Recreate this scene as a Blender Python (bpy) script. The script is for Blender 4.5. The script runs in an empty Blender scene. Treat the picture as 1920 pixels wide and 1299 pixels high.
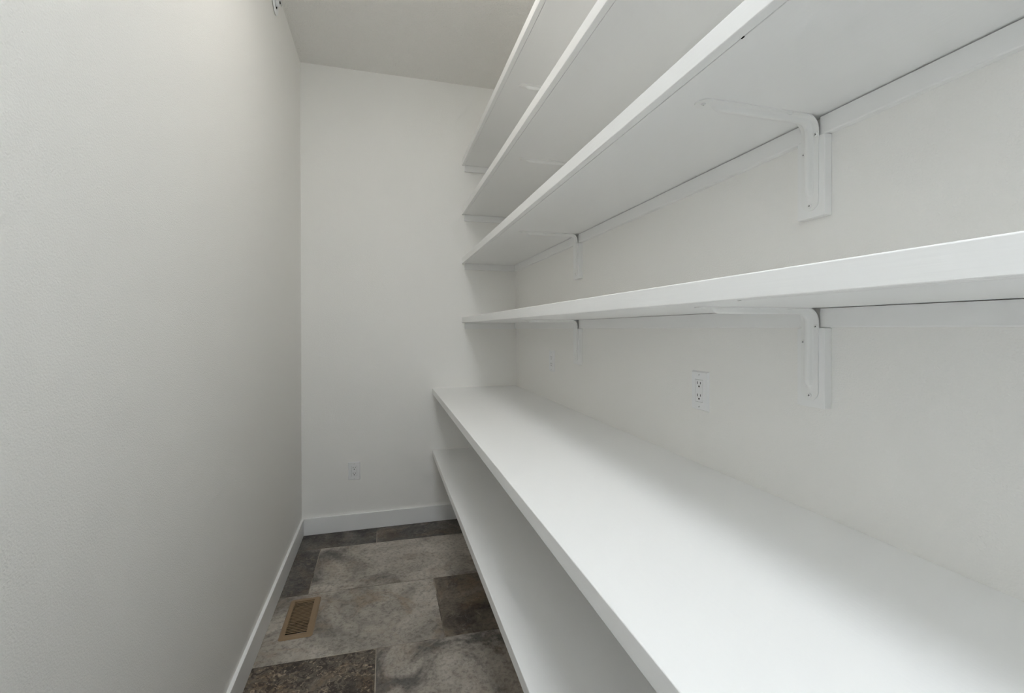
import bpy, bmesh, math, random
from mathutils import Vector, Matrix

# ------------------------------------------------------------------ camera, world, lights, exposure
scn = bpy.context.scene
col = scn.collection

cam_d = bpy.data.cameras.new('camera')
cam_d.sensor_fit = 'HORIZONTAL'
cam_d.sensor_width = 36.0
cam_d.lens = 863.74 / 1920 * 36.0
cam_d.shift_y = -(649.5 - 620.5) / 1920
cam_d.clip_start = 0.01
cam = bpy.data.objects.new('camera', cam_d)
col.objects.link(cam)
_yaw, _pitch, _roll = .2707, -.0042, -.0014
_z = Vector((0, 0, 1))
_r0 = Vector((math.cos(_yaw), -math.sin(_yaw), 0))
_f0 = Vector((math.sin(_yaw), math.cos(_yaw), 0))
_fw = math.cos(_pitch) * _f0 + math.sin(_pitch) * _z
_u1 = -math.sin(_pitch) * _f0 + math.cos(_pitch) * _z
_rt = math.cos(_roll) * _r0 + math.sin(_roll) * _u1
_up = -math.sin(_roll) * _r0 + math.cos(_roll) * _u1
_m = Matrix((_rt, _up, -_fw)).transposed().to_4x4()
_m.translation = Vector((0, 0, 1.3208))
cam.matrix_world = _m
scn.camera = cam

world = bpy.data.worlds.new('daylight')
scn.world = world
world.use_nodes = True
WORLD_STRENGTH = 0.35
bg = world.node_tree.nodes['Background']
bg.inputs['Color'].default_value = (0.72, 0.85, 1.0, 1)
bg.inputs['Strength'].default_value = WORLD_STRENGTH

ADDED_LAMPS = [((0.0, -0.55), 24.3, (0.84, 0.92, 1.0)), ((0.12, 1.38), 6.7, (1.0, 0.955, 0.885))]      # unseen fixtures, added on the ceiling above the frame to light the room
LAMP_RADIUS = 0.30

vs = scn.view_settings
vs.view_transform = 'Standard'
vs.look = 'None'
vs.gamma = 1.0
vs.use_curve_mapping = False
vs.exposure = 0.06
scn.cycles.max_bounces = 12
scn.cycles.diffuse_bounces = 10
scn.cycles.use_denoising = True
scn.cycles.adaptive_threshold = 0.15

# ------------------------------------------------------------------ dimensions (metres)
XL, XR = -0.512, 0.919          # left and right wall faces
D = 3.201                       # back wall face
YF = -1.25                      # wall behind the camera
ZC = 3.0262
XCF, XSF = 0.3191, 0.525        # fronts of the deep counter / shallow shelves
BB_H, BB_T = 0.1076, 0.0136

# ------------------------------------------------------------------ helpers
def new_mat(name):
    m = bpy.data.materials.new(name)
    m.use_nodes = True
    nt = m.node_tree
    return m, nt, nt.nodes['Principled BSDF']

def setc(b, color, rough, spec=0.5):
    b.inputs['Base Color'].default_value = (*color, 1)
    b.inputs['Roughness'].default_value = rough
    b.inputs['Specular IOR Level'].default_value = spec

def noise(nt, scale, detail=2.0, rough=0.5, vec=None, dist=0.0):
    n = nt.nodes.new('ShaderNodeTexNoise')
    n.inputs['Scale'].default_value = scale
    n.inputs['Detail'].default_value = detail
    n.inputs['Roughness'].default_value = rough
    n.inputs['Distortion'].default_value = dist
    if vec is not None:
        nt.links.new(vec, n.inputs['Vector'])
    return n

def bump(nt, b, src, dist, strength=1.0):
    bp = nt.nodes.new('ShaderNodeBump')
    bp.inputs['Distance'].default_value = dist
    bp.inputs['Strength'].default_value = strength
    nt.links.new(src, bp.inputs['Height'])
    nt.links.new(bp.outputs['Normal'], b.inputs['Normal'])
    return bp

def objcoord(nt):
    return nt.nodes.new('ShaderNodeTexCoord').outputs['Object']

def ramp(nt, src, stops):
    r = nt.nodes.new('ShaderNodeValToRGB')
    e = r.color_ramp.elements
    while len(e) < len(stops):
        e.new(0.5)
    for i, (p, c) in enumerate(stops):
        e[i].position = p
        e[i].color = (*c, 1) if len(c) == 3 else c
    nt.links.new(src, r.inputs['Fac'])
    return r.outputs['Color']

def mix(nt, fac, a, b, mode='MIX'):
    m = nt.nodes.new('ShaderNodeMix')
    m.data_type = 'RGBA'
    m.blend_type = mode
    m.clamp_result = True
    ins = {'f': m.inputs[0], 'a': m.inputs[6], 'b': m.inputs[7]}
    for k, v in (('f', fac), ('a', a), ('b', b)):
        if isinstance(v, (int, float)):
            ins[k].default_value = v
        elif isinstance(v, tuple):
            ins[k].default_value = (*v, 1)
        else:
            nt.links.new(v, ins[k])
    return m.outputs[2]

def paint(name, color, rough, spec, bscale, bdist, detail=1.0):
    m, nt, b = new_mat(name)
    setc(b, color, rough, spec)
    n = noise(nt, bscale, detail, 0.55, objcoord(nt))
    bump(nt, b, n.outputs['Fac'], bdist)
    return m

M = {}
M['wall'] = paint('wall_paint', (0.905, 0.894, 0.867), 0.65, 0.3, 260, 0.0007)
M['ceiling'] = paint('ceiling_texture', (0.85, 0.838, 0.81), 0.9, 0.1, 95, 0.006, 2.0)
M['trim'] = paint('trim_paint', (0.895, 0.894, 0.886), 0.42, 0.4, 40, 0.0004)
M['bracket'] = paint('bracket_enamel', (0.88, 0.88, 0.865), 0.32, 0.45, 120, 0.0002)
M['plastic'] = paint('white_plastic', (0.88, 0.885, 0.89), 0.3, 0.5, 60, 0.0001)

def shelf_paint():
    m, nt, b = new_mat('shelf_paint')
    setc(b, (0.895, 0.894, 0.886), 0.42, 0.4)
    co = objcoord(nt)
    mp = nt.nodes.new('ShaderNodeMapping')
    mp.inputs['Scale'].default_value = (160, 6, 160)      # faint brush and grain lines along the board
    nt.links.new(co, mp.inputs['Vector'])
    n = noise(nt, 1.0, 1.5, 0.6, mp.outputs['Vector'])
    bump(nt, b, n.outputs['Fac'], 0.00022)
    return m
M['shelf'] = shelf_paint()

m, nt, b = new_mat('dark_void'); setc(b, (0.012, 0.011, 0.010), 0.8, 0.1); M['dark'] = m
m, nt, b = new_mat('shaded_galvanised_duct'); setc(b, (0.025, 0.023, 0.02), 0.7, 0.2); M['duct'] = m  # duct metal set near black, its inner shade put into the colour
m, nt, b = new_mat('bare_steel'); setc(b, (0.62, 0.62, 0.62), 0.35); b.inputs['Metallic'].default_value = 0.6; M['steel'] = m
m, nt, b = new_mat('tan_register_enamel'); setc(b, (0.275, 0.185, 0.105), 0.42, 0.45)
bump(nt, b, noise(nt, 220, 2, .5, objcoord(nt)).outputs['Fac'], 0.0002); M['tan'] = m

m, nt, b = new_mat('tan_damper_shaded'); setc(b, (0.10, 0.066, 0.036), 0.5, 0.3); M['tan_shaded'] = m  # tan damper darkened: shade under the slats put into its colour

def grout():
    m, nt, b = new_mat('grout')
    n = noise(nt, 3.5, 5.0, 0.6, objcoord(nt))
    c = ramp(nt, n.outputs['Fac'], [(0.42, (0.055, 0.045, 0.036)), (0.60, (0.48, 0.42, 0.34))])
    nt.links.new(c, b.inputs['Base Color'])
    b.inputs['Roughness'].default_value = 0.9
    return m
M['grout'] = grout()

def slate(name, seed, dark, mid, light, rust, rust_amt, speck, dark_lo=0.36):
    """Mottled stone-look porcelain. Object coordinates are shifted by a seed so each tile has its own print."""
    m, nt, b = new_mat(name)
    co = objcoord(nt)
    mp = nt.nodes.new('ShaderNodeMapping')
    mp.inputs['Location'].default_value = (seed * 3.17, seed * 1.71, seed * 0.9)
    nt.links.new(co, mp.inputs['Vector'])
    v = mp.outputs['Vector']
    cloud = noise(nt, 3.2, 7.0, 0.62, v, 0.7)
    base = ramp(nt, cloud.outputs['Fac'], [(dark_lo, dark), (0.50, mid), (0.68, light)])
    r_n = noise(nt, 4.5, 6.0, 0.65, v, 1.1)
    r_f = ramp(nt, r_n.outputs['Fac'], [(0.50, (0, 0, 0)), (0.68, (rust_amt,) * 3)])
    c = mix(nt, r_f, base, rust)
    fine = noise(nt, 55, 6.0, 0.72, v, 0.4)
    f_c = ramp(nt, fine.outputs['Fac'], [(0.34, (0.30, 0.30, 0.30)), (0.53, (1, 1, 1)), (0.74, (1.0, 1.0, 1.0))])
    c = mix(nt, 0.65, c, f_c, 'MULTIPLY')
    lt = ramp(nt, noise(nt, 21, 9.0, 0.75, v, 1.3).outputs['Fac'], [(0.56, (0, 0, 0)), (0.76, (0.5, 0.5, 0.5))])
    c = mix(nt, lt, c, (0.52, 0.475, 0.42))
    if speck > 0:
        s1 = noise(nt, 34, 5.0, 0.6, v, 1.5)
        d_f = ramp(nt, s1.outputs['Fac'], [(0.50, (0, 0, 0)), (0.57, (speck,) * 3)])
        c = mix(nt, d_f, c, (0.040, 0.031, 0.026))
        s2 = noise(nt, 47, 5.0, 0.6, v, 1.2)
        l_f = ramp(nt, s2.outputs['Fac'], [(0.57, (0, 0, 0)), (0.66, (speck * .8,) * 3)])
        c = mix(nt, l_f, c, (0.50, 0.40, 0.29))
    nt.links.new(c, b.inputs['Base Color'])
    b.inputs['Roughness'].default_value = 0.55
    b.inputs['Specular IOR Level'].default_value = 0.35
    h1 = noise(nt, 7.0, 8.0, 0.6, v, 0.6)
    bump(nt, b, h1.outputs['Fac'], 0.012)
    return m

# ---- mesh helpers
def add_box(bm, x0, x1, y0, y1, z0, z1):
    vs_ = [bm.verts.new(p) for p in ((x0, y0, z0), (x1, y0, z0), (x1, y1, z0), (x0, y1, z0),
                                     (x0, y0, z1), (x1, y0, z1), (x1, y1, z1), (x0, y1, z1))]
    for f in ((3, 2, 1, 0), (4, 5, 6, 7), (0, 1, 5, 4), (1, 2, 6, 5), (2, 3, 7, 6), (3, 0, 4, 7)):
        bm.faces.new([vs_[i] for i in f])
    return bm

def box(x0, x1, y0, y1, z0, z1, bev=0.0, seg=2):
    bm = bmesh.new()
    add_box(bm, x0, x1, y0, y1, z0, z1)
    if bev:
        bmesh.ops.bevel(bm, geom=bm.edges[:], offset=bev, segments=seg, affect='EDGES', profile=0.5)
    return bm

def cyl(r0, r1, h, n=24, z0=0.0):
    """Frustum standing on z0."""
    bm = bmesh.new()
    bmesh.ops.create_cone(bm, cap_ends=True, segments=n, radius1=r0, radius2=r1, depth=h,
                          matrix=Matrix.Translation((0, 0, z0 + h / 2)))
    return bm

def lathe(profile, n=32):
    """Revolve (r, z) pairs about z; first and last rings are capped."""
    bm = bmesh.new()
    rings = []
    for r, z in profile:
        rings.append([bm.verts.new((r * math.cos(2 * math.pi * i / n), r * math.sin(2 * math.pi * i / n), z)) for i in range(n)])
    for a, b_ in zip(rings, rings[1:]):
        for i in range(n):
            j = (i + 1) % n
            bm.faces.new((a[i], a[j], b_[j], b_[i]))
    bm.faces.new(list(reversed(rings[0])))
    bm.faces.new(rings[-1])
    return bm

def ring_slab(outer, hole, z0, z1, outer_top=None):
    """Rectangular slab with a rectangular hole; outer_top insets the top rim for a bevelled edge."""
    bm = bmesh.new()
    def rect(r, z):
        x0, x1, y0, y1 = r
        return [bm.verts.new(p) for p in ((x0, y0, z), (x1, y0, z), (x1, y1, z), (x0, y1, z))]
    ob, ot = rect(outer, z0), rect(outer_top or outer, z1)
    hb, ht = rect(hole, z0), rect(hole, z1)
    for i in range(4):
        j = (i + 1) % 4
        bm.faces.new((ob[i], ob[j], ot[j], ot[i]))
        bm.faces.new((ot[i], ot[j], ht[j], ht[i]))
        bm.faces.new((ht[i], ht[j], hb[j], hb[i]))
        bm.faces.new((hb[i], hb[j], ob[j], ob[i]))
    return bm

def mesh_of(bm, name, mat, smooth=False):
    bmesh.ops.recalc_face_normals(bm, faces=bm.faces[:])
    me = bpy.data.meshes.new(name)
    bm.to_mesh(me)
    bm.free()
    me.materials.append(mat)
    if smooth:
        for p in me.polygons:
            p.use_smooth = True
    return me

def obj(name, bm, mat, parent=None, smooth=False, loc=None, world_coords=True):
    """One mesh object. With a parent, world coordinates are turned into the parent's own."""
    me = bm if isinstance(bm, bpy.types.Mesh) else mesh_of(bm, name, mat, smooth)
    o = bpy.data.objects.new(name, me)
    col.objects.link(o)
    if parent is not None:
        o.parent = parent
        if world_coords:
            o.location = -Vector(parent.location) if loc is None else Vector(loc) - Vector(parent.location)
        elif loc is not None:
            o.location = loc
    elif loc is not None:
        o.location = loc
    return o

def thing(name, label, cat, loc, group=None):
    o = bpy.data.objects.new(name, None)
    o.empty_display_size = 0.05
    col.objects.link(o)
    o.location = loc
    o['label'] = label
    o['category'] = cat
    if group:
        o['group'] = group
    return o

def struct(name, bm, mat, label=None):
    o = obj(name, bm, mat)
    o['kind'] = 'structure'
    if label:
        o['label'] = label
    return o

def copy_tree(root):
    r = root.copy()
    col.objects.link(r)
    def rec(src, dst):
        for ch in src.children:
            c = ch.copy()
            col.objects.link(c)
            c.parent = dst
            rec(ch, c)
    rec(root, r)
    return r

# ------------------------------------------------------------------ room shell
W = 0.12
VENT_HOLE = (-0.4195, -0.3265, 2.163, 2.4205)
floor = struct('floor', ring_slab((XL - W, XR + W, YF - W, D + W), VENT_HOLE, -0.12, -0.0014), M['grout'],
               'floor of mottled slate look tiles with thin joints')
struct('ceiling', box(XL - W, XR + W, YF - W, D + W, ZC, ZC + 0.1), M['ceiling'], 'pale grey textured ceiling')
struct('wall_left', box(XL - W, XL, YF - W, D + W, -0.12, ZC), M['wall'], 'plain off white wall on the left')
struct('wall_right', box(XR, XR + W, YF - W, D + W, -0.12, ZC), M['wall'], 'off white wall behind the shelves')
struct('wall_back', box(XL, XR, D, D + W, -0.12, ZC), M['wall'], 'off white end wall facing the camera')
# wall behind the camera with the doorway that lets the daylight in
DX0, DX1, DZ = -0.36, 0.46, 2.06
bm = bmesh.new()
add_box(bm, XL, DX0, YF - W, YF, -0.12, ZC)
add_box(bm, DX1, XR, YF - W, YF, -0.12, ZC)
add_box(bm, DX0, DX1, YF - W, YF, DZ, ZC)
struct('wall_front', bm, M['wall'], 'off white wall with the doorway behind the camera')
bm = bmesh.new()
add_box(bm, DX0 - 0.07, DX0, YF, YF + 0.016, 0, DZ + 0.07)
add_box(bm, DX1, DX1 + 0.07, YF, YF + 0.016, 0, DZ + 0.07)
add_box(bm, DX0, DX1, YF, YF + 0.016, DZ, DZ + 0.07)
struct('trim_1', bm, M['trim'], 'white casing around the doorway')

struct('baseboard_left', box(XL, XL + BB_T, YF, D, 0.0008, BB_H, 0.0012, 1), M['trim'], 'white baseboard along the left wall')
struct('baseboard_back', box(XL + BB_T, XR, D - BB_T, D, 0.0008, BB_H, 0.0012, 1), M['trim'], 'white baseboard along the end wall')
struct('baseboard_right', box(XR - BB_T, XR, YF, D - BB_T, 0.0008, BB_H, 0.0012, 1), M['trim'], 'white baseboard under the low shelf')

# ---- floor tiles: rows half a metre deep, metre long tiles, laid slightly out of square
SLOPE = -0.024
G = 0.0038
ROWS = [3.46, 2.9705, 2.4720, 1.9830, 1.490, 0.997, 0.504, 0.011, -0.482, -0.975, -1.468]
JOINTS = [-0.0487, -0.370, 0.2490, -0.0357, 0.33, -0.22, 0.12, -0.31, 0.27, -0.08]
GREY = dict(dark=(0.150, 0.138, 0.125), mid=(0.405, 0.366, 0.318), light=(0.600, 0.550, 0.487))
BROWN = dict(dark=(0.070, 0.058, 0.048), mid=(0.165, 0.137, 0.108), light=(0.290, 0.240, 0.190))
DARK = dict(dark=(0.048, 0.045, 0.042), mid=(0.135, 0.124, 0.113), light=(0.275, 0.252, 0.228))
RUST = (0.250, 0.165, 0.100)
TILE_MATS = {
    (0, 0): slate('slate_dark', 1.0, **DARK, rust=RUST, rust_amt=0.25, speck=0.0),
    (0, 1): slate('slate_brown_grey', 2.3, **DARK, rust=RUST, rust_amt=0.4, speck=0.0),
    (1, 0): slate('slate_charcoal', 3.1, **DARK, rust=RUST, rust_amt=0.35, speck=0.3),
    (1, 1): slate('slate_cloudy_grey', 4.4, **GREY, rust=RUST, rust_amt=0.35, speck=0.0),
    (2, 0): slate('slate_sandy_grey', 5.2, **GREY, rust=(0.330, 0.245, 0.165), rust_amt=0.6, speck=0.0, dark_lo=0.28),
    (2, 1): slate('slate_umber', 6.6, **BROWN, rust=RUST, rust_amt=0.6, speck=0.0, dark_lo=0.42),
    (3, 0): slate('slate_speckled', 7.3, **BROWN, rust=(0.28, 0.18, 0.10), rust_amt=0.7, speck=0.85),
    (3, 1): slate('slate_mid_grey', 8.1, **GREY, rust=RUST, rust_amt=0.3, speck=0.0, dark_lo=0.42),
}
SPARE = [TILE_MATS[k] for k in ((1, 1), (2, 0), (3, 1), (2, 1), (3, 0))]
def row_y(k, x):
    return ROWS[k] + SLOPE * x
rnd = random.Random(4)
TX0, TX1 = XL + 0.001, XR - 0.001
for k in range(len(ROWS) - 1):
    j = JOINTS[k]
    cuts = [TX0] + [x for x in (j - 1.0, j, j + 1.0) if TX0 + 0.02 < x < TX1 - 0.02] + [TX1]
    for i, (a, b_) in enumerate(zip(cuts, cuts[1:])):
        x0 = a + (G / 2 if i else 0)
        x1 = b_ - (G / 2 if i < len(cuts) - 2 else 0)
        def yt(x): return min(row_y(k, x) - G / 2, D - 0.001)
        def yb(x): return max(row_y(k + 1, x) + G / 2, YF - 0.1)
        dz = rnd.uniform(-0.0004, 0.0004)
        mat = TILE_MATS.get((k, i)) or SPARE[(k * 2 + i) % len(SPARE)]
        bm = bmesh.new()
        e = 0.0012
        hole = VENT_HOLE if (k == 2 and i == 0) else None
        lo = [bm.verts.new((x, y, -0.010)) for x, y in ((x0, yb(x0)), (x1, yb(x1)), (x1, yt(x1)), (x0, yt(x0)))]
        md = [bm.verts.new((v.co.x, v.co.y, -0.0008 + dz)) for v in lo]
        tp = [bm.verts.new((x, y, dz)) for x, y in ((x0 + e, yb(x0) + e), (x1 - e, yb(x1) + e), (x1 - e, yt(x1) - e), (x0 + e, yt(x0) - e))]
        for p, q in ((lo, md), (md, tp)):
            for n in range(4):
                bm.faces.new((p[n], p[(n + 1) % 4], q[(n + 1) % 4], q[n]))
        if hole:
            hx0, hx1, hy0, hy1 = hole
            pts = ((hx0, hy0), (hx1, hy0), (hx1, hy1), (hx0, hy1))
            ht = [bm.verts.new((x, y, dz)) for x, y in pts]
            hb = [bm.verts.new((x, y, -0.010)) for x, y in pts]
            for n in range(4):
                m_ = (n + 1) % 4
                bm.faces.new((tp[n], tp[m_], ht[m_], ht[n]))
                bm.faces.new((ht[n], ht[m_], hb[m_], hb[n]))
                bm.faces.new((lo[m_], lo[n], hb[n], hb[m_]))
        else:
            bm.faces.new(tp)
            bm.faces.new(list(reversed(lo)))
        obj('tile', bm, mat, floor)

# ------------------------------------------------------------------ added ceiling lamps, out of view, brightening the near and far room
for n, ((lx, ly), power, lcol) in enumerate(ADDED_LAMPS):
    lamp = thing('added_ceiling_light', ('added round white ceiling light behind the camera', 'added round white ceiling light over the aisle')[n],
                 'light', (lx, ly, ZC), 'added ceiling lights')
    obj('rim', lathe([(LAMP_RADIUS + 0.014, 0), (LAMP_RADIUS + 0.014, -0.018), (LAMP_RADIUS + 0.010, -0.022),
                      (LAMP_RADIUS + 0.001, -0.022), (LAMP_RADIUS, -0.017)], 48), M['trim'], lamp, world_coords=False)
    lm, lnt, lb = new_mat('added_lamp_diffuser')
    lb.inputs['Base Color'].default_value = (0.9, 0.9, 0.9, 1)
    lb.inputs['Emission Color'].default_value = (*lcol, 1)
    lb.inputs['Emission Strength'].default_value = power
    obj('diffuser', lathe([(LAMP_RADIUS, -0.0175), (LAMP_RADIUS - 0.002, -0.019)], 48), lm, lamp, world_coords=False)

# ------------------------------------------------------------------ shelves
SH_Z = {'A': 2.4626, 'B': 2.1195, 'C': 1.7786, 'D': 1.3655}
SH_T = 0.0388
YS = YF + 0.02          # shelves run from behind the camera to the end wall
SH_LABEL = {
    'A': 'topmost long white wall shelf, just below the ceiling',
    'B': 'second white wall shelf from the top',
    'C': 'third white wall shelf from the top, its underside held by two white brackets',
    'D': 'lowest narrow white wall shelf, at eye level above the counter',
}
NOSE = 0.0195
for k, z in SH_Z.items():
    t = thing('wall_shelf', SH_LABEL[k], 'shelf', (XSF, D, z), 'narrow shelves on the right wall')
    obj('board', box(XSF + NOSE + 0.0007, XR - 0.0005, YS, D - 0.0006, z, z + SH_T - 0.0006, 0.0008, 1), M['shelf'], t)
    obj('nosing', box(XSF, XSF + NOSE, YS, D - 0.0006, z, z + SH_T, 0.0022, 3), M['shelf'], t, smooth=False)
    if k in 'CD':
        hy = {'C': 0.603, 'D': 0.610}[k]
        obj('nail_hole', box(XSF + NOSE - 0.0004, XSF + NOSE + 0.0016, hy - 0.003, hy + 0.003, z - 0.0002, z + 0.001), M['dark'], t)

# counter and low shelf: top board flush with a rounded front edge band
def deep_shelf(t, z0, z1):
    bm = bmesh.new()
    r = 0.0022
    prof = [(XCF + 0.020, z0), (XCF + r, z0)]
    prof += [(XCF + r - r * math.sin(a), z0 + r - r * math.cos(a)) for a in (math.pi / 6, math.pi / 3, math.pi / 2)]
    prof += [(XCF + r - r * math.cos(a), z1 - r + r * math.sin(a)) for a in (0.001, math.pi / 6, math.pi / 3, math.pi / 2)]
    prof += [(XCF + 0.020, z1)]
    n = [[bm.verts.new((x, y, z)) for x, z in prof] for y in (YS, D - 0.0006)]
    k_ = len(prof)
    for i in range(k_):
        j = (i + 1) % k_
        bm.faces.new((n[0][i], n[0][j], n[1][j], n[1][i]))
    bm.faces.new(list(reversed(n[0]))); bm.faces.new(n[1])
    obj('front_edge', bm, M['shelf'], t)
    obj('board', box(XCF + 0.020, XR - 0.0005, YS, D - 0.0006, z0, z1), M['shelf'], t)
t = thing('counter', 'deep white counter shelf at waist height', 'counter', (XCF, D, 0.8761))
deep_shelf(t, 0.8761, 0.9133)
t = thing('low_shelf', 'deep white shelf at knee height under the counter', 'shelf', (XCF, D, 0.451))
deep_shelf(t, 0.451, 0.488)

BR_Y = {'near': 0.797, 'far': 2.0745}      # where the brackets stand along the wall
# ---- cleats under the wall shelves
CL_H, CL_T = 0.0425, 0.0150
CL_LABEL = {
    'A': 'slim white cleat on the walls under the topmost shelf',
    'B': 'slim white cleat on the walls under the second shelf from the top',
    'C': 'slim white cleat on the walls under the third shelf from the top',
    'D': 'slim white cleat on the walls under the lowest narrow shelf',
}
for k, z in SH_Z.items():
    t = thing('shelf_cleat', CL_LABEL[k], 'cleat', (XR, D, z - CL_H), 'cleats under the narrow shelves')
    gap_near = {'A': 0.001, 'B': 0.001, 'C': 0.0032, 'D': 0.0016}[k]
    # the rail drops away from the shelf a little towards the camera, leaving a dark slit;
    # it is cut out behind each bracket
    def gap(y):
        return 0.0002 if y > D - 0.1 else gap_near * (1.0 - 0.75 * max(0.0, min(1.0, (y - 0.8) / 2.3)))
    stops = [YS]
    for bk, bp_ in ((k, 'near'), (k, 'far')):
        if k in 'CD' or bp_ == 'far':
            stops += [BR_Y[bp_] - 0.0185, BR_Y[bp_] + 0.0185]
    stops.append(D - CL_T)
    for y0, y1 in zip(stops[::2], stops[1::2]):
        bm = bmesh.new()
        g0, g1 = gap(y0), gap(y1)
        vs_ = [bm.verts.new(p) for p in (
            (XR - CL_T, y0, z - CL_H), (XR, y0, z - CL_H), (XR, y1, z - CL_H), (XR - CL_T, y1, z - CL_H),
            (XR - CL_T, y0, z - g0), (XR, y0, z - g0), (XR, y1, z - g1), (XR - CL_T, y1, z - g1))]
        for f in ((3, 2, 1, 0), (4, 5, 6, 7), (0, 1, 5, 4), (1, 2, 6, 5), (2, 3, 7, 6), (3, 0, 4, 7)):
            bm.faces.new([vs_[i] for i in f])
        low = [e_ for e_ in bm.edges if all(abs(v.co.z - (z - CL_H)) < 1e-6 and abs(v.co.x - (XR - CL_T)) < 1e-6 for v in e_.verts)]
        bmesh.ops.bevel(bm, geom=low, offset=0.0025, segments=2, affect='EDGES', profile=0.5)
        obj('side_rail', bm, M['trim'], t)
    obj('end_rail', box(XSF + 0.0185, XR - CL_T, D - CL_T, D, z - CL_H, z - 0.0006, 0.0008, 1), M['trim'], t)

# ---- backing blocks and steel brackets
BL_T, BL_W = 0.020, 0.067
BR_L, BR_H, BR_W, BR_R = 0.291, 0.201, 0.041, 0.030

def bracket_mesh():
    hw, pt, rh, rw = BR_W / 2, 0.0024, 0.0110, 0.0098
    L1, arc, L2 = BR_L - BR_R, BR_R * math.pi / 2, BR_H - BR_R
    tot = L1 + arc + L2
    def frame(s):
        if s <= L1:
            return Vector((-BR_L + s, 0, 0)), Vector((0, 0, -1))
        if s <= L1 + arc:
            a = (s - L1) / BR_R
            n = Vector((-math.sin(a), 0, -math.cos(a)))
            return Vector((-BR_R, 0, -BR_R)) - n * BR_R, n
        return Vector((0, 0, -BR_R - (s - L1 - arc))), Vector((-1, 0, 0))
    ss = []
    for q in range(9):
        ss.append(hw * (1 - math.cos(q / 8 * math.pi / 2)))
    s = ss[-1]
    n_mid = 15
    for q in range(1, n_mid):
        ss.append(hw + (L1 - hw) * q / n_mid)
    for q in range(11):
        ss.append(L1 + arc * q / 10)
    for q in range(1, 12):
        ss.append(L1 + arc + (L2 - hw) * q / 11)
    for q in range(1, 9):
        ss.append(tot - hw * (1 - math.sin(q / 8 * math.pi / 2)))
    extra = [0.027 + 0.028 * q / 6 for q in range(7)] + [tot - 0.021 - 0.026 * q / 6 for q in range(7)]
    ss = sorted(set(round(x, 5) for x in ss + extra))
    cols_ = [-1, -.84, -.68, -.56, -.50, -.44, -.37, -.28, -.16, 0, .16, .28, .37, .44, .50, .56, .68, .84, 1]
    def sm(x):
        x = max(0.0, min(1.0, x)); return x * x * (3 - 2 * x)
    bm = bmesh.new()
    top, bot = [], []
    for s in ss:
        d = min(s, tot - s)
        h_ = hw if d >= hw else math.sqrt(max(hw * hw - (hw - d) ** 2, 1e-7))
        p, n = frame(s)
        ramp_ = sm((s - 0.027) / 0.028) * sm((tot - 0.021 - s) / 0.026)
        tr, br_ = [], []
        for c in cols_:
            w = c * h_
            u = abs(w) / (rw * (0.35 + 0.65 * ramp_))
            rib = rh * ramp_ * (1 - sm((u - 0.42) / 0.58))
            q = p + n * (pt + rib)
            tr.append(bm.verts.new((q.x, w, q.z)))
            q = p
            br_.append(bm.verts.new((q.x, w, q.z)))
        top.append(tr); bot.append(br_)
    nS, nC = len(ss), len(cols_)
    for i in range(nS - 1):
        for j in range(nC - 1):
            bm.faces.new((top[i][j], top[i][j + 1], top[i + 1][j + 1], top[i + 1][j]))
            bm.faces.new((bot[i][j + 1], bot[i][j], bot[i + 1][j], bot[i + 1][j + 1]))
        bm.faces.new((top[i][0], top[i + 1][0], bot[i + 1][0], bot[i][0]))
        bm.faces.new((top[i + 1][-1], top[i][-1], bot[i][-1], bot[i + 1][-1]))
    for i in (0, nS - 1):
        for j in range(nC - 1):
            bm.faces.new((top[i][j], top[i][j + 1], bot[i][j + 1], bot[i][j]))
    me = mesh_of(bm, 'bracket_body', M['bracket'], True)
    me.set_sharp_from_angle(angle=math.radians(50))
    return me

def screw_mesh():
    # pan head with a sunk square drive; axis along +z, base at z = 0
    bm = lathe([(0.0050, 0.0), (0.0049, 0.0012), (0.0036, 0.0024), (0.0021, 0.0026), (0.0019, 0.0004)], 16)
    return mesh_of(bm, 'screw', M['bracket'], False)

body_me, screw_me = bracket_mesh(), screw_mesh()
drive_me = mesh_of(cyl(0.0018, 0.0018, 0.0002, 8, 0.0007), 'screw_drive', M['dark'])
proto = thing('shelf_bracket', '', 'bracket', (0, 0, 0))
obj('bracket_body', body_me, None, proto, world_coords=False)
PT = 0.0024
def add_screw(loc, axis):
    s = obj('screw', screw_me, None, proto, loc=loc, world_coords=False)
    s.rotation_euler = Vector(axis).to_track_quat('Z', 'Y').to_euler()
    d = obj('screw_drive', drive_me, None, s, world_coords=False)
for x, w in ((-0.275, 0.0), (-0.0705, -0.0150), (-0.0705, 0.0150)):
    add_screw((x, w, -PT), (0, 0, -1))
for z, w in ((-0.0400, -0.0150), (-0.0740, 0.0150), (-0.1900, 0.0)):
    add_screw((-PT, w, z), (-1, 0, 0))

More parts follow.
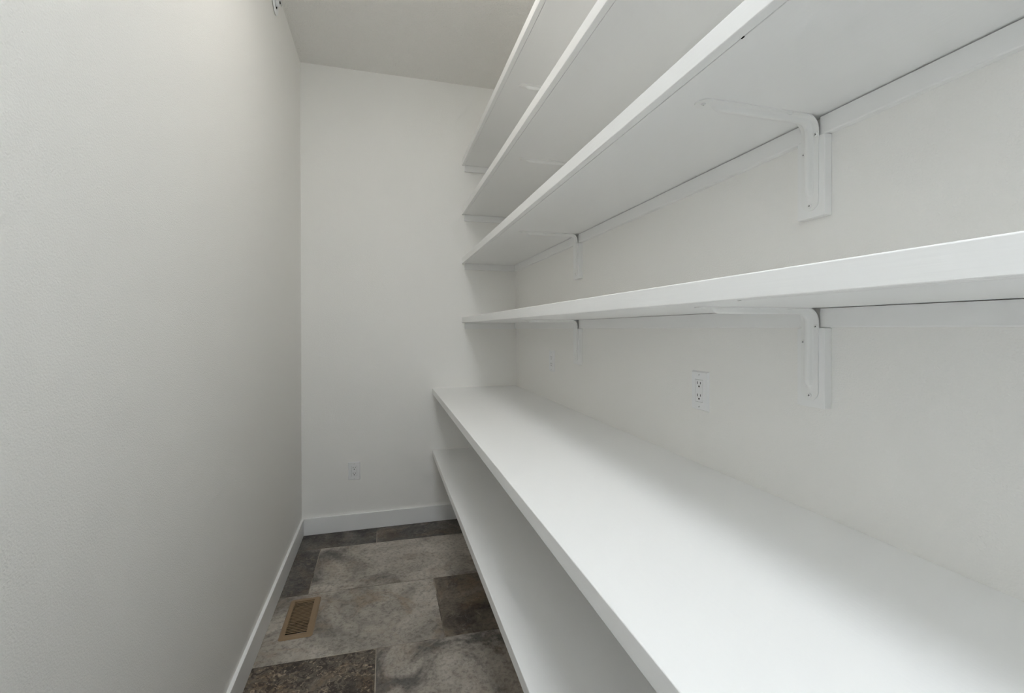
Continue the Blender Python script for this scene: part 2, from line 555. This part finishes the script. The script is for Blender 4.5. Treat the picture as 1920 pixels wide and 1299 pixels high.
BR_SPOTS = [
    ('C', 'near', 'large white L shaped steel bracket nearest the camera under the third shelf'),
    ('D', 'near', 'white L shaped steel bracket right of the wall outlet under the lowest narrow shelf'),
    ('C', 'far', 'distant white L shaped bracket under the third shelf, near the end wall'),
    ('D', 'far', 'distant white L shaped bracket under the lowest narrow shelf'),
    ('B', 'far', 'white bracket arm seen under the second shelf from the top'),
    ('A', 'far', 'white bracket arm seen under the topmost shelf'),
]
for n, (k, p, lab) in enumerate(BR_SPOTS):
    o = proto if n == 0 else copy_tree(proto)
    o.location = (XR - BL_T, BR_Y[p], SH_Z[k] - 0.0001)
    o['label'] = lab
    o['group'] = 'brackets under the narrow shelves'
BK_LABEL = {
    ('C', 'near'): 'white wooden block behind the nearest bracket under the third shelf',
    ('D', 'near'): 'white wooden block on the wall behind the bracket right of the outlet',
    ('C', 'far'): 'white wooden block behind the distant bracket under the third shelf',
    ('D', 'far'): 'white wooden block behind the distant bracket under the lowest narrow shelf',
    ('B', 'far'): 'white wooden block behind the bracket under the second shelf',
    ('A', 'far'): 'white wooden block behind the bracket under the topmost shelf',
}
for k, p, _ in BR_SPOTS:
    y, z = BR_Y[p], SH_Z[k]
    zb = {'C': 0.216, 'D': 0.2165}.get(k, 0.216)
    bm = box(XR - BL_T, XR, y - BL_W / 2, y + BL_W / 2, z - zb, z - CL_H - 0.0006, 0.0012, 1)
    o = obj('backing_block', bm, M['trim'])
    o['label'] = BK_LABEL[(k, p)]
    o['category'] = 'wood block'
    o['group'] = 'blocks behind the brackets'

# ------------------------------------------------------------------ wall outlets
def make_outlet():
    """Local frame: x right, z up, faces -y, back on y = 0."""
    t = thing('wall_outlet', '', 'outlet', (0, 0, 0))
    rot = Matrix.Rotation(math.radians(90), 4, 'X')      # plate built in xy facing +z, turned to face -y
    def part(name, bm, mat, parent):
        bmesh.ops.transform(bm, matrix=rot, verts=bm.verts[:])
        return obj(name, bm, mat, parent, world_coords=False)
    w, h = 0.0375, 0.0590
    part('cover_plate', ring_slab((-w, w, -h, h), (-0.0172, 0.0172, -0.0338, 0.0338), 0.0, 0.0066,
                                  (-w + .0042, w - .0042, -h + .0042, h - .0042)), M['plastic'], t)
    part('backing', box(-0.0172, 0.0172, -0.0338, 0.0338, 0.0, 0.0016), M['dark'], t)
    rec = part('receptacle', box(-0.0164, 0.0164, -0.0330, 0.0330, 0.0016, 0.0070, 0.0008, 2), M['plastic'], t)
    for cy in (0.0185, -0.0185):
        part('slot', box(-0.0078, -0.0055, cy + 0.0012, cy + 0.0092, 0.0062, 0.0072), M['dark'], rec)
        part('slot', box(0.0055, 0.0078, cy + 0.0018, cy + 0.0086, 0.0062, 0.0072), M['dark'], rec)
        bm = cyl(0.0029, 0.0029, 0.0010, 14, 0.0062)
        bmesh.ops.translate(bm, verts=bm.verts[:], vec=(0, cy - 0.0055, 0))
        part('ground_hole', bm, M['dark'], rec)
    for cy in (0.0480, -0.0480):
        bm = cyl(0.0031, 0.0026, 0.0010, 14, 0.0064)
        bmesh.ops.translate(bm, verts=bm.verts[:], vec=(0, cy, 0))
        s = part('screw', bm, M['plastic'], t)
        bm = box(-0.0024, 0.0024, cy - 0.0005, cy + 0.0005, 0.0070, 0.0076)
        bmesh.ops.rotate(bm, verts=bm.verts[:], cent=(0, cy, 0), matrix=Matrix.Rotation(0.5, 3, 'Z'))
        part('screw_slot', bm, M['dark'], s)
    return t
out0 = make_outlet()
OUT = [
    ((-0.192, D, 0.388), 0, 'white outlet low on the end wall above the baseboard'),
    ((XR, 1.184, 1.1345), -90, 'nearer white outlet on the right wall above the counter'),
    ((XR, 2.456, 1.139), -90, 'farther small white outlet on the right wall near the corner'),
]
for n, (loc, rz, lab) in enumerate(OUT):
    o = out0 if n == 0 else copy_tree(out0)
    o.location = loc
    o.rotation_euler = (0, 0, math.radians(rz))
    o['label'] = lab
    o['group'] = 'white wall outlets'

# ------------------------------------------------------------------ floor register
VX0, VX1, VY0, VY1 = -0.4385, -0.3015, 2.136, 2.4415
vent = thing('floor_register', 'tan metal floor register with cross slots beside the left baseboard', 'vent', (VX0, VY0, 0.0))
bm = bmesh.new()
ix0, ix1, iy0, iy1 = -0.4170, -0.3290, 2.166, 2.4175
def rrect(x0, x1, y0, y1, r, z, n=5):
    pts = []
    for cx, cy, a0 in ((x1 - r, y1 - r, 0), (x0 + r, y1 - r, 90), (x0 + r, y0 + r, 180), (x1 - r, y0 + r, 270)):
        for q in range(n):
            a = math.radians(a0 + 90 * q / (n - 1))
            pts.append((cx + r * math.cos(a), cy + r * math.sin(a), z))
    return [bm.verts.new(p) for p in pts]
loops = [rrect(VX0, VX1, VY0, VY1, 0.012, 0.0006), rrect(VX0 + .0005, VX1 - .0005, VY0 + .0005, VY1 - .0005, 0.012, 0.0022),
         rrect(VX0 + .006, VX1 - .006, VY0 + .006, VY1 - .006, 0.010, 0.0055),
         rrect(ix0, ix1, iy0, iy1, 0.0012, 0.0055), rrect(ix0, ix1, iy0, iy1, 0.0012, -0.004)]
for a, b_ in zip(loops, loops[1:]):
    for i in range(len(a)):
        j = (i + 1) % len(a)
        bm.faces.new((a[i], a[j], b_[j], b_[i]))
obj('frame', bm, M['tan'], vent)
NS = 22
pitch_ = (iy1 - iy0) / NS
slat_me = None
for q in range(NS - 1):
    y = iy0 + pitch_ * (q + 1)
    if slat_me is None:
        slat_me = mesh_of(box(0, ix1 - ix0, -0.0025, 0.0025, -0.0011, 0.0), 'slat', M['tan'])
    obj('slat', slat_me, None, vent, loc=(ix0, y, 0.0053))
# box of the duct below, its half-shut damper and the lever
bm = bmesh.new()
hx0, hx1, hy0, hy1 = VENT_HOLE
e = 0.001
pts = ((hx0 + e, hy0 + e), (hx1 - e, hy0 + e), (hx1 - e, hy1 - e), (hx0 + e, hy1 - e))
lo = [bm.verts.new((x, y, -0.11)) for x, y in pts]
hi = [bm.verts.new((x, y, -0.001)) for x, y in pts]
for n in range(4):
    bm.faces.new((lo[n], lo[(n + 1) % 4], hi[(n + 1) % 4], hi[n]))
bm.faces.new(lo)
obj('duct', bm, M['duct'], vent)
bm = box(hx0 + .004, hx1 - .004, 2.300, 2.4165, -0.0190, -0.0180)
obj('damper', bm, M['tan_shaded'], vent)
bm = box(-0.372, -0.334, 2.172, 2.182, -0.014, -0.003, 0.001, 1)
obj('lever', bm, M['steel'], vent)

# ------------------------------------------------------------------ sidewall sprinkler near the ceiling
spr = thing('sprinkler_head', 'small white round sprinkler head on the left wall by the ceiling', 'sprinkler', (XL, 2.480, 2.918))
rotx = Matrix.Rotation(math.radians(90), 4, 'Y')
def spart(name, bm, mat, parent=spr):
    bmesh.ops.transform(bm, matrix=rotx, verts=bm.verts[:])
    return obj(name, bm, mat, parent, smooth=False, world_coords=False)
spart('escutcheon', lathe([(0.056, 0.0022), (0.058, 0.0045), (0.056, 0.0070), (0.036, 0.0085), (0.031, 0.0080), (0.030, 0.0030)], 40), M['plastic'])
spart('gap_shade_ring', lathe([(0.0300, 0.0030), (0.0300, 0.0066), (0.0288, 0.0070)], 32), M['dark'])  # dark ring stands in for the shaded gap around the body
spart('body', lathe([(0.0190, 0.0060), (0.0190, 0.0190), (0.0160, 0.0225), (0.0090, 0.0240)], 24), M['plastic'])
spart('stem', lathe([(0.0060, 0.0235), (0.0050, 0.0310)], 12), M['dark'])
spart('deflector', lathe([(0.0150, 0.0300), (0.0150, 0.0315)], 20), M['steel'])
